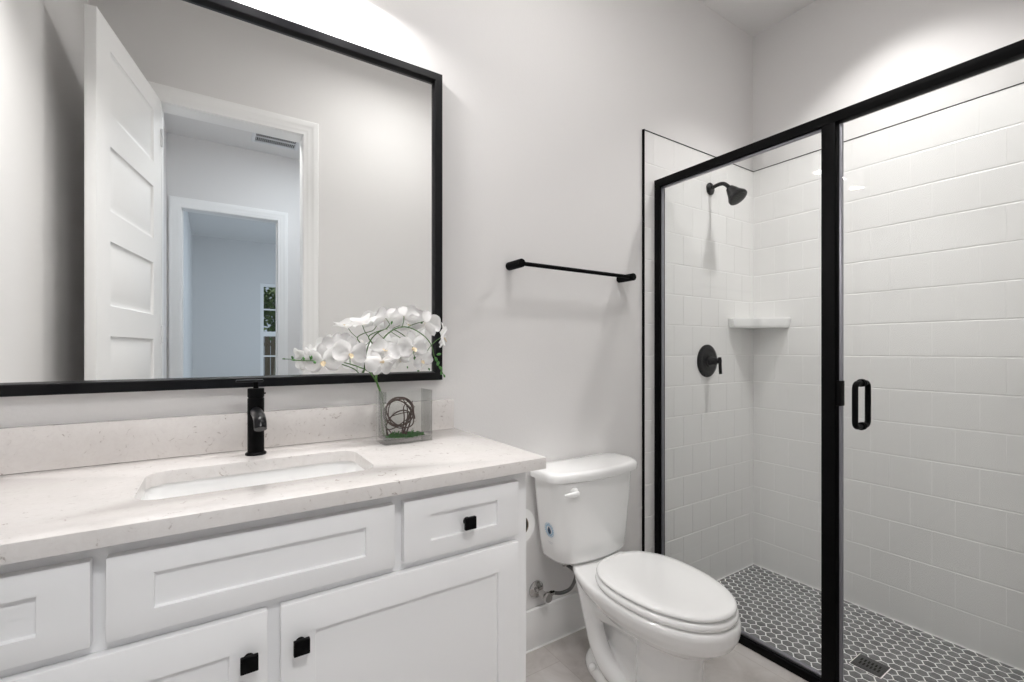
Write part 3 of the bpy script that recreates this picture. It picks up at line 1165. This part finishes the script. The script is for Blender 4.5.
th_ = thing('toilet_paper_holder', 'black toilet paper holder fixed to the vanity side, inside the paper roll', 'paper holder', (0.6785, 1.15, 0.6822))
bm = B()
add_lathe(bm, [(.022, 0), (.022, .006), (.009, .009)], (0, .075, 0), (1, 0, 0), 20)
add_tube(bm, spline([(.006, .075, 0), (.030, .075, 0), (.050, .073, .0), (.0655, .055, 0), (.0655, 0, 0), (.0655, -.056, 0)], 5), .0085, 12)
obj('arm', bm, black, th_)
bm = B()
add_lathe(bm, [(.012, 0), (.0270, .001), (.0270, .006), (.012, .007)], (.0655, -.042, -.0195), (0, -1, 0), 24)  # black disc closing the core so that its inside reads dark
obj('core_dark_disc', bm, black, th_)

# towel bar
tb = thing('towel_bar', 'black round towel bar on the wall above the toilet', 'towel bar', (1.24, YB - 0.0005, 1.493))
for sx in (-1, 1):
    bm = B()
    add_lathe(bm, [(.0160, 0), (.0160, .086), (.0150, .0885)], (sx * .295, 0, 0), (0, -1, 0), 24)
    obj('post', bm, black, tb)
bm = B()
add_tube(bm, [(-.295, -.076, .0), (.295, -.074, .0)], .0080, 16)
obj('bar', bm, black, tb)

# ------------------------------------------------------------------ shower enclosure
enc = thing('shower_enclosure', 'black-framed fixed shower screen with glass panel, post, header and sill beside the toilet', 'shower enclosure', (XC, 0.72, 0.0))
EX, EY = XC, 0.72
ZH0, ZH1 = 1.946, 1.982
YE0, YE1 = YF + 0.0105, YB - 0.0105
PY0, PY1 = 0.703, 0.745


def eb(name, m, *args, bev=0.0015, parent=enc):
    x0, x1, y0, y1, z0, z1 = args
    return obj(name, box(x0 - EX, x1 - EX, y0 - EY, y1 - EY, z0, z1, bev), m, parent)


eb('header', black, XC, XC + .038, YE0, YE1, ZH0, ZH1)
eb('sill', black, XC, XC + .045, YE0, YE1, 0.0, 0.030)
eb('wall_jamb', black, XC, XC + .040, YE1 - .030, YE1, .030, ZH0)
eb('post', black, XC, XC + .042, PY0, PY1, .030, ZH0)
eb('fixed_glass', glass, XC + .017, XC + .025, PY1 - .003, YE1 - .027, .027, ZH0 + .003, bev=0)
bm = B()
gx0, gx1 = XC + .013 - EX, XC + .029 - EX
y0, y1 = PY1 - EY, YE1 - .030 - EY
add_box(bm, gx0, gx1, y0, y1, ZH0 - .007, ZH0, .001)
add_box(bm, gx0, gx1, y0, y1, .030, .042, .001)
add_box(bm, gx0, gx1, y1 - .004, y1, .042, ZH0 - .007, .001)
add_box(bm, gx0, gx1, y0, y0 + .003, .042, ZH0 - .007, .001)
obj('glazing_bead', bm, alum, enc)
eb('catch', black, XC + .006, XC + .034, PY0 - .016, PY0 + .002, .985, 1.070)

dr = thing('shower_door', 'frameless clear glass shower door with a black looped pull handle', 'shower door', (XC, 0.68, 0.0))
DGX0, DGX1 = XC + .017 - EX, XC + .025 - EX
YD0, YD1 = 0.020, 0.692
OY = 0.68
obj('door_glass', box(DGX0, DGX1, YD0 - OY, YD1 - OY, .042, ZH0 - .006), glass, dr)
bm = B()
add_box(bm, DGX0 - .004, DGX1 + .004, YD1 - .004 - OY, YD1 + .004 - OY, .042, ZH0 - .006, .001)
obj('edge_strip', bm, alum, dr)
bm = B()
add_box(bm, DGX0 - .006, DGX1 + .006, YD1 + .0045 - OY, YD1 + .007 - OY, .042, ZH0 - .006)
obj('seal', bm, black, dr)
bm = B()
add_box(bm, DGX0 - .004, DGX1 + .004, YD0 - OY, YD1 - .004 - OY, .034, .046, .001)
obj('bottom_sweep', bm, alum, dr)
for sx in (-1, 1):
    bm = B()
    xg = (DGX0 + DGX1) / 2
    yh = .634 - OY
    d = .050
    zt, zb = 1.072, .918
    c = .018
    P_ = [(xg + sx * .004, yh, zt - .006)]
    P_ += [(xg + sx * (d - c), yh, zt - .006)]
    for k in range(1, 6):
        a = R(90 * k / 5)
        P_.append((xg + sx * (d - c + c * math.sin(a)), yh, zt - .006 - c * (1 - math.cos(a))))
    for k in range(0, 6):
        a = R(90 * k / 5)
        P_.append((xg + sx * (d - c + c * math.cos(a)), yh, zb + .006 + c * (1 - math.sin(a))))
    P_.append((xg + sx * .004, yh, zb + .006))
    add_tube(bm, P_, .0085, 16)
    for z in (zt - .006, zb + .006):
        add_lathe(bm, [(.013, .004), (.013, .008)], (xg, yh, z), (sx, 0, 0), 18)
    obj('pull_handle', bm, black, dr, deg=50)
for z in (.35, 1.62):
    bm = B()
    add_box(bm, DGX0 - .012, DGX1 + .012, YD0 - .022 - OY, YD0 + .05 - OY, z, z + .09, .003)
    obj('hinge', bm, black, dr)

# shower drain
dn = thing('floor_drain', 'rectangular dark steel drain grate set in the grey mosaic shower floor', 'drain', ((DRX0 + DRX1) / 2, (DRY0 + DRY1) / 2, ZS))
bm = B()
hxd, hyd = (DRX1 - DRX0) / 2, (DRY1 - DRY0) / 2
add_box(bm, -hxd, hxd, -hyd, hyd, 0.0, 0.0022, 0.0008)
obj('grate', bm, grate_m, dn)
bm = B()
for j in (-1, 1):
    for i in range(6):
        y = -.030 + i * .012
        add_box(bm, -0.022 + j * .0145 - .0, j * .0145 + .0 + (.0 if j > 0 else .0) + (-.002), y - .003, y + .003, .0021, .00245) if False else add_box(bm, (.003 if j > 0 else -.024), (.024 if j > 0 else -.003), y - .003 + j * .002, y + .003 + j * .002, .0021, .0025)
obj('slot', bm, darkhole, dn)

# shower head
sh = thing('shower_fixture', 'black shower head on a curved arm high on the tiled wall', 'shower head', (2.203, YB - 0.0105, 2.026))
bm = B()
add_lathe(bm, [(.033, 0), (.032, .006), (.024, .012), (.013, .015)], axis=(0, -1, 0), n=28)
obj('flange', bm, blackm, sh)
bm = B()
pts = spline([(0, -.005, 0), (0, -.040, .008), (0, -.072, .007), (0, -.095, -.008), (0, -.112, -.030)], 6)
add_tube(bm, pts, .0098, 16)
obj('arm', bm, blackm, sh)
bm = B()
ax = Vector((0, -.60, -.80)).normalized()
add_lathe(bm, [(.012, 0), (.020, .003), (.022, .014), (.026, .018), (.031, .036), (.042, .060), (.047, .068), (.047, .078), (.043, .080), (.012, .081)], (0, -.110, -.027), ax, 32)
obj('spray_head', bm, blackm, sh)
bm = B()
q = Vector((0, 0, 1)).rotation_difference(ax)
c0 = Vector((0, -.110, -.027)) + ax * .081
for rr, nn in ((.012, 6), (.024, 12), (.035, 18)):
    for k in range(nn):
        a = 2 * PI * k / nn
        p = c0 + q @ Vector((rr * math.cos(a), rr * math.sin(a), 0))
        add_lathe(bm, [(.0018, 0), (.0012, .003)], p, ax, 6)
obj('nozzle', bm, grate_m, sh)

# shower valve
va = thing('shower_valve', 'round black shower valve plate with a lever handle on the tiled wall', 'shower valve', (2.178, YB - 0.0105, 1.116))
bm = B()
add_lathe(bm, [(.086, 0), (.086, .003), (.080, .008), (.060, .011), (.056, .010), (.050, .011), (.032, .013), (.030, .018)], axis=(0, -1, 0), n=48)
obj('escutcheon', bm, blackm, va)
bm = B()
add_lathe(bm, [(.024, .012), (.024, .030), (.020, .034), (.020, .052), (.017, .056), (.011, .060), (.011, .078)], axis=(0, -1, 0), n=28)
obj('hub', bm, blackm, va)
bm = B()
add_tube(bm, [(0, -.072, .020), (0, -.074, -.020), (0, -.077, -.066)], [.0085, .0082, .0078], 16)
obj('lever', bm, blackm, va)

# corner shelf
cs = None
bm = B()
xc_, yc_ = XR - 0.0005, YB - 0.0105
A_ = .252
Bb = .205
front_edge = []
N_ = 24
for k in range(N_ + 1):
    t = k / N_
    p = Vector((xc_ - A_, yc_ - .030, 0)).lerp(Vector((xc_ - .030, yc_ - Bb, 0)), t)
    nrm = Vector((-Bb, -A_, 0)).normalized()
    bulge = -.010 * math.sin(PI * t) + .012 * math.exp(-((t - .5) / .09) ** 2)
    front_edge.append(p + nrm * bulge)
poly = [Vector((xc_, yc_, 0)), Vector((xc_ - A_, yc_, 0))] + front_edge + [Vector((xc_, yc_ - Bb, 0))]
cen = Vector((xc_ - .08, yc_ - .07, 0))


def lp(s, z):
    out = []
    for p in poly:
        q = cen + (p - cen) * s
        q.x = xc_ if abs(p.x - xc_) < 1e-6 else q.x
        q.y = yc_ if abs(p.y - yc_) < 1e-6 else q.y
        out.append(Vector((q.x - 2.5, q.y - 1.4, z)))
    return out


loft(bm, [lp(.90, -.024), lp(.945, -.021), lp(.965, -.008), lp(.985, .010), lp(1.0, .022), lp(1.0, .027), lp(.985, .030), lp(.95, .028), lp(.92, .016)], True, True)
o_ = obj('corner_shelf', bm, porc, deg=50)
o_.location = (2.5, 1.4, 1.318)
tag(o_, 'white ceramic corner shelf on the shower tiles', 'shelf')

# ------------------------------------------------------------------ vase and orchids
vs_ = thing('glass_vase', 'clear rectangular glass vase on the countertop holding orchids', 'vase', (0.4825, 1.338, ZC + 0.0005), R(2))
bm = B()
hw_, hd_ = .0735, .043
loops = [rrect(-hw_, hw_, -hd_, hd_, .005, 0.0, 3), rrect(-hw_, hw_, -hd_, hd_, .005, .152, 3), rrect(-hw_ + .0045, hw_ - .0045, -hd_ + .0045, hd_ - .0045, .003, .152, 3), rrect(-hw_ + .0045, hw_ - .0045, -hd_ + .0045, hd_ - .0045, .003, .012, 3)]
loft(bm, loops, True, True)
obj('vase_body', bm, vglass, vs_, deg=30)

# moss at the bottom of the vase
rnd = random.Random(4)
bm0 = B()
for i in range(420):
    a, rr = rnd.uniform(0, 2 * PI), rnd.random() ** .5
    p = Vector((.060 * rr * math.cos(a), .033 * rr * math.sin(a), 0))
    d = Vector((rnd.uniform(-1, 1), rnd.uniform(-1, 1), rnd.uniform(.05, .9))).normalized()
    ln = rnd.uniform(.008, .015) * (0.7 + .5 * math.sin(60 * p.x) ** 2)
    q = p + d * ln
    q.x = max(-.064, min(.064, q.x))
    q.y = max(-.036, min(.036, q.y))
    m_ = (p + q) / 2 + Vector((rnd.uniform(-.002, .002), rnd.uniform(-.002, .002), .0025))
    add_tube(bm0, [p, m_, q], [.0013, .0012, .0006], 5)
mo = obj('moss', bm0, moss_m)
mo.location = (0.4845, 1.338, ZC + 0.0145)
tag(mo, 'flat clump of green moss on the bottom of the glass vase', 'moss')

# curled twigs in the vase
tw = thing('curled_twigs', 'coil of thin brown twigs standing in the glass vase', 'twigs', (0.470, 1.338, ZC + 0.020))
rnd = random.Random(12)


def ring(cx, cz, r, tilt, yaw, turns, r_t, wob, seed):
    rd = random.Random(seed)
    pts = []
    nn = int(40 * turns)
    for k in range(nn + 1):
        a = 2 * PI * k / 40
        rr = r * (1 + wob * math.sin(2.3 * a + seed))
        p = Vector((rr * math.cos(a), .004 * math.sin(1.7 * a + seed), rr * math.sin(a)))
        p = Matrix.Rotation(R(tilt), 3, 'X') @ p
        p = Matrix.Rotation(R(yaw), 3, 'Y') @ p
        p.y = max(-.034, min(.034, p.y))
        pts.append(p + Vector((cx, 0, cz)))
    bm = B()
    add_tube(bm, pts, [r_t * (1 - .4 * k / nn) for k in range(nn + 1)], 7)
    obj('twig', bm, twig_m, tw)


ring(-.004, .068, .044, 12, 0, 2.6, .0029, .06, 1)
ring(.002, .062, .045, -38, 20, 1.8, .0025, .08, 2)
ring(-.006, .044, .040, 48, -15, 1.4, .0022, .08, 5)
for pts in ([(.012, 0, 0), (.020, .004, .03), (.026, .006, .06), (.020, .004, .09), (.008, .0, .105)],
            [(.010, .006, 0), (.026, .008, .035), (.034, .008, .065), (.050, .01, .080)],
            [(.016, -.004, 0), (.030, -.006, .04), (.030, -.008, .075), (.036, -.008, .100)],
            [(-.038, .0, 0), (-.040, .003, .02), (-.030, .004, .012), (-.022, .004, .0)],
            [(.006, .004, .0), (.014, .004, .045), (.012, .004, .08), (.024, .004, .098)]):
    bm = B()
    p = spline(pts, 6)
    add_tube(bm, p, [.0026 * (1 - .6 * k / len(p)) for k in range(len(p))], 7)
    obj('twig', bm, twig_m, tw)


# orchid flowers: one mesh of each kind, copied
def petal(bm, ang, L, W, wide, cup, droop, tilt, tip=0.5, n=9, m=7):
    """one petal from the centre outwards in direction ang (in the XY plane, flower facing +Z)"""
    rows = []
    for i in range(n + 1):
        u = i / n
        w_ = W * (max(u, 0.004) ** wide) * (max(1 - u, 0.0) ** tip) / ((wide / (wide + tip)) ** wide * (tip / (wide + tip)) ** tip)
        row = []
        for j in range(m + 1):
            s = 2 * j / m - 1
            x = L * u + .0015
            y = w_ * s
            z = cup * (s * s) * w_ - droop * u * u * L + tilt * u * L + .06 * L * math.sin(5 * u + 3 * s) * u * .35
            row.append(Vector((x * math.cos(ang) - y * math.sin(ang), x * math.sin(ang) + y * math.cos(ang), z)))
        rows.append([bm.verts.new(p) for p in row])
    for a, b_ in zip(rows, rows[1:]):
        for j in range(m):
            bm.faces.new((a[j], a[j + 1], b_[j + 1], b_[j]))


def flower_mesh(name, opened):
    bm = B()
    tl = 0.06 + (1 - opened) * .75
    # sepals behind
    for a, L, W in ((90, .043, .0125), (218, .041, .0125), (322, .041, .0125)):
        petal(bm, R(a), L, W, .55, .25, .25, tl - .02, .55)
    for f in bm.faces:
        for v in f.verts:
            pass
    bmesh.ops.translate(bm, verts=bm.verts, vec=(0, 0, -.0018))
    # two broad petals in front
    for a in (8, 172):
        petal(bm, R(a), .043, .026, .42, .35, .35, tl + .06, .32, 10, 9)
    bmesh.ops.remove_doubles(bm, verts=bm.verts, dist=1e-7)
    me = bpy.data.meshes.new(name)
    for f in bm.faces:
        f.smooth = True
    bm.to_mesh(me)
    bm.free()
    me.materials.append(petal_m)
    return me


def lip_mesh():
    bm = B()
    bmesh.ops.create_uvsphere(bm, u_segments=10, v_segments=8, radius=.0028)
    bmesh.ops.translate(bm, verts=bm.verts, vec=(0, .002, .006))
    for f in bm.faces:
        f.material_index = 1
    k0 = len(bm.verts)
    for a, L, W in ((270, .013, .0048), (235, .009, .003), (305, .009, .003)):
        petal(bm, R(a), L, W, .5, .9, -.1, .75, .5, 6, 4)
    me = bpy.data.meshes.new('lip')
    for f in bm.faces:
        f.smooth = True
    bm.to_mesh(me)
    bm.free()
    me.materials.append(lip_m)
    me.materials.append(petal_m)
    return me


FL = [flower_mesh('flower_open', 1.0), flower_mesh('flower_half', .45)]
LIP = lip_mesh()


def put_flower(parent, pos, face, roll, kind=0, sc=1.0):
    o = bpy.data.objects.new('flower', FL[kind])
    COL.objects.link(o)
    o.parent = parent
    f = Vector(face).normalized()
    up = Vector((0, 0, 1))
    x = up.cross(f)
    if x.length < 1e-3:
        x = Vector((1, 0, 0))
    x.normalize()
    y = f.cross(x)
    M = Matrix((x, y, f)).transposed() @ Matrix.Rotation(R(roll), 3, 'Z')
    o.matrix_parent_inverse = Matrix()
    o.rotation_euler = M.to_euler()
    o.location = Vector(pos) - parent.location
    o.scale = (sc, sc, sc)
    c = bpy.data.objects.new('lip', LIP)
    COL.objects.link(c)
    c.parent = o
    return o


CAMP = Vector((0, 0, 1.175))


def back(p):
    """the blossoms hang a little closer to the mirror than the vase stands"""
    p = Vector(p)
    return CAMP + (p - CAMP) * (1 + 0.045 * max(0.0, min(1.0, (p.z - 1.04) / .07)))


def spray(loc, label, stems, twigs, flowers, buds):
    stems = [([back(q) for q in pts], r0, r1) for pts, r0, r1 in stems]
    twigs = [[back(q) for q in pts] for pts in twigs]
    flowers = [(back(f[0]), f[1], f[2], f[3], f[4] * 1.14) for f in flowers]
    buds = [(back(b_[0]),) + b_[1:] for b_ in buds]
    t = thing('orchid_spray', label, 'flower', loc, 0, 'white orchid sprays in the glass vase')
    L0 = Vector(loc)
    bm = B()
    for pts, r0, r1 in stems:
        p = spline(pts, 7)
        add_tube(bm, [q - L0 for q in p], [r0 + (r1 - r0) * k / (len(p) - 1) for k in range(len(p))], 9)
    for pts in twigs:
        p = spline(pts, 4)
        add_tube(bm, [q - L0 for q in p], .0011, 6)
    obj('stem', bm, stem_m, t)
    for fl in flowers:
        put_flower(t, *fl)
    for p, d, s, white in buds:
        bm = B()
        ax = Vector(d).normalized()
        add_lathe(bm, [(.0008, -.004), (.0035, -.001), (.0052, .004), (.0050, .009), (.0030, .013), (.0006, .0155)], (0, 0, 0), ax, 10)
        o = obj('bud', bm, petal_m if white else bud_m, t, deg=80)
        o.location = Vector(p) - L0
        o.scale = (s, s, s)
    return t


# left-leaning spray
spray((0.428, 1.345, ZC + 0.0135), 'white orchid spray arching left from the glass vase, with buds at its far end',
      [([(0.428, 1.360, 0.914), (0.421, 1.361, 0.96), (0.4175, 1.358, 1.02), (0.410, 1.350, 1.058), (0.394, 1.338, 1.088), (0.372, 1.322, 1.112), (0.338, 1.315, 1.128), (0.300, 1.312, 1.140), (0.262, 1.310, 1.148), (0.215, 1.304, 1.146), (0.168, 1.300, 1.148)], .0026, .0011)],
      [[(0.262, 1.310, 1.148), (0.252, 1.304, 1.147), (0.246, 1.300, 1.146)],
       [(0.318, 1.313, 1.134), (0.314, 1.30, 1.150), (0.311, 1.286, 1.164)],
       [(0.300, 1.312, 1.140), (0.292, 1.322, 1.165), (0.288, 1.329, 1.182)],
       [(0.378, 1.326, 1.107), (0.384, 1.295, 1.122), (0.386, 1.262, 1.136)],
       [(0.215, 1.304, 1.146), (0.211, 1.303, 1.158), (0.208, 1.302, 1.164)]],
      [((0.244, 1.298, 1.146), (-.25, -1, -.05), 6, 0, .98),
       ((0.311, 1.282, 1.166), (.10, -1, .02), -8, 0, 1.0),
       ((0.289, 1.328, 1.184), (-.45, -.6, .55), 15, 1, .9),
       ((0.386, 1.258, 1.138), (.05, -1, -.45), 170, 0, .88)],
      [((0.207, 1.301, 1.162), (-.3, 0, 1), 1.35, True), ((0.214, 1.300, 1.150), (.2, -.3, 1), .7, False), ((0.197, 1.299, 1.149), (-.2, -.5, .6), .65, False), ((0.222, 1.299, 1.143), (.2, -1, -.3), .7, False), ((0.176, 1.299, 1.148), (-1, 0, .1), .45, False)])
# right-leaning spray
spray((0.438, 1.338, ZC + 0.0135), 'white orchid spray arching up and over to the right from the glass vase',
      [([(0.436, 1.352, 0.914), (0.428, 1.354, 0.97), (0.419, 1.350, 1.035), (0.402, 1.343, 1.075), (0.396, 1.335, 1.11), (0.402, 1.335, 1.160), (0.415, 1.334, 1.202), (0.439, 1.333, 1.229), (0.472, 1.328, 1.243), (0.503, 1.322, 1.238), (0.538, 1.318, 1.217), (0.560, 1.315, 1.189), (0.570, 1.313, 1.153), (0.582, 1.308, 1.125), (0.596, 1.304, 1.098)], .0028, .0011),
       ([(0.402, 1.335, 1.160), (0.388, 1.336, 1.190), (0.375, 1.335, 1.212), (0.395, 1.333, 1.226), (0.424, 1.332, 1.236), (0.436, 1.331, 1.250)], .0020, .0012),
       ([(0.412, 1.346, 1.056), (0.398, 1.334, 1.085), (0.397, 1.322, 1.105), (0.404, 1.31, 1.112)], .0022, .0016)],
      [[(0.375, 1.335, 1.212), (0.362, 1.325, 1.226), (0.352, 1.314, 1.243)],
       [(0.436, 1.331, 1.250), (0.430, 1.336, 1.262), (0.427, 1.342, 1.268)],
       [(0.472, 1.328, 1.243), (0.478, 1.330, 1.262), (0.480, 1.334, 1.276)],
       [(0.488, 1.325, 1.243), (0.510, 1.325, 1.253), (0.540, 1.322, 1.262)],
       [(0.439, 1.333, 1.229), (0.470, 1.315, 1.205), (0.486, 1.286, 1.185)],
       [(0.415, 1.334, 1.202), (0.410, 1.305, 1.190), (0.405, 1.276, 1.178)],
       [(0.560, 1.315, 1.189), (0.540, 1.31, 1.165), (0.523, 1.303, 1.146)],
       [(0.560, 1.315, 1.189), (0.575, 1.305, 1.205), (0.588, 1.295, 1.215)]],
      [((0.352, 1.312, 1.246), (-.25, .25, 1), 20, 1, .98),
       ((0.428, 1.345, 1.268), (-.2, .75, .62), 10, 0, .98),
       ((0.480, 1.336, 1.277), (.1, .7, .72), -14, 0, .98),
       ((0.543, 1.322, 1.258), (.42, .55, .45), 20, 0, 1.05),
       ((0.488, 1.282, 1.183), (.12, -1, .06), 6, 0, 1.0),
       ((0.405, 1.272, 1.174), (-.12, -.75, .6), -28, 0, .92),
       ((0.522, 1.300, 1.144), (.3, -1, -.2), 24, 1, .72),
       ((0.590, 1.292, 1.214), (.9, -.35, -.1), 12, 0, .92)],
      [((0.572, 1.310, 1.150), (.3, -.3, -1), .9, False), ((0.580, 1.306, 1.137), (-.4, -.2, -1), .9, False), ((0.584, 1.306, 1.122), (.6, -.2, -.7), .85, False), ((0.590, 1.305, 1.108), (-.2, -.1, -1), .75, False), ((0.597, 1.303, 1.097), (.4, 0, -1), .6, False), ((0.578, 1.308, 1.160), (.7, -.4, .2), .8, False), ((0.548, 1.305, 1.118), (.4, -.3, -1), .5, False), ((0.440, 1.330, 1.252), (.3, -.2, 1), .6, False), ((0.530, 1.323, 1.256), (1, 0, .3), .45, False)])
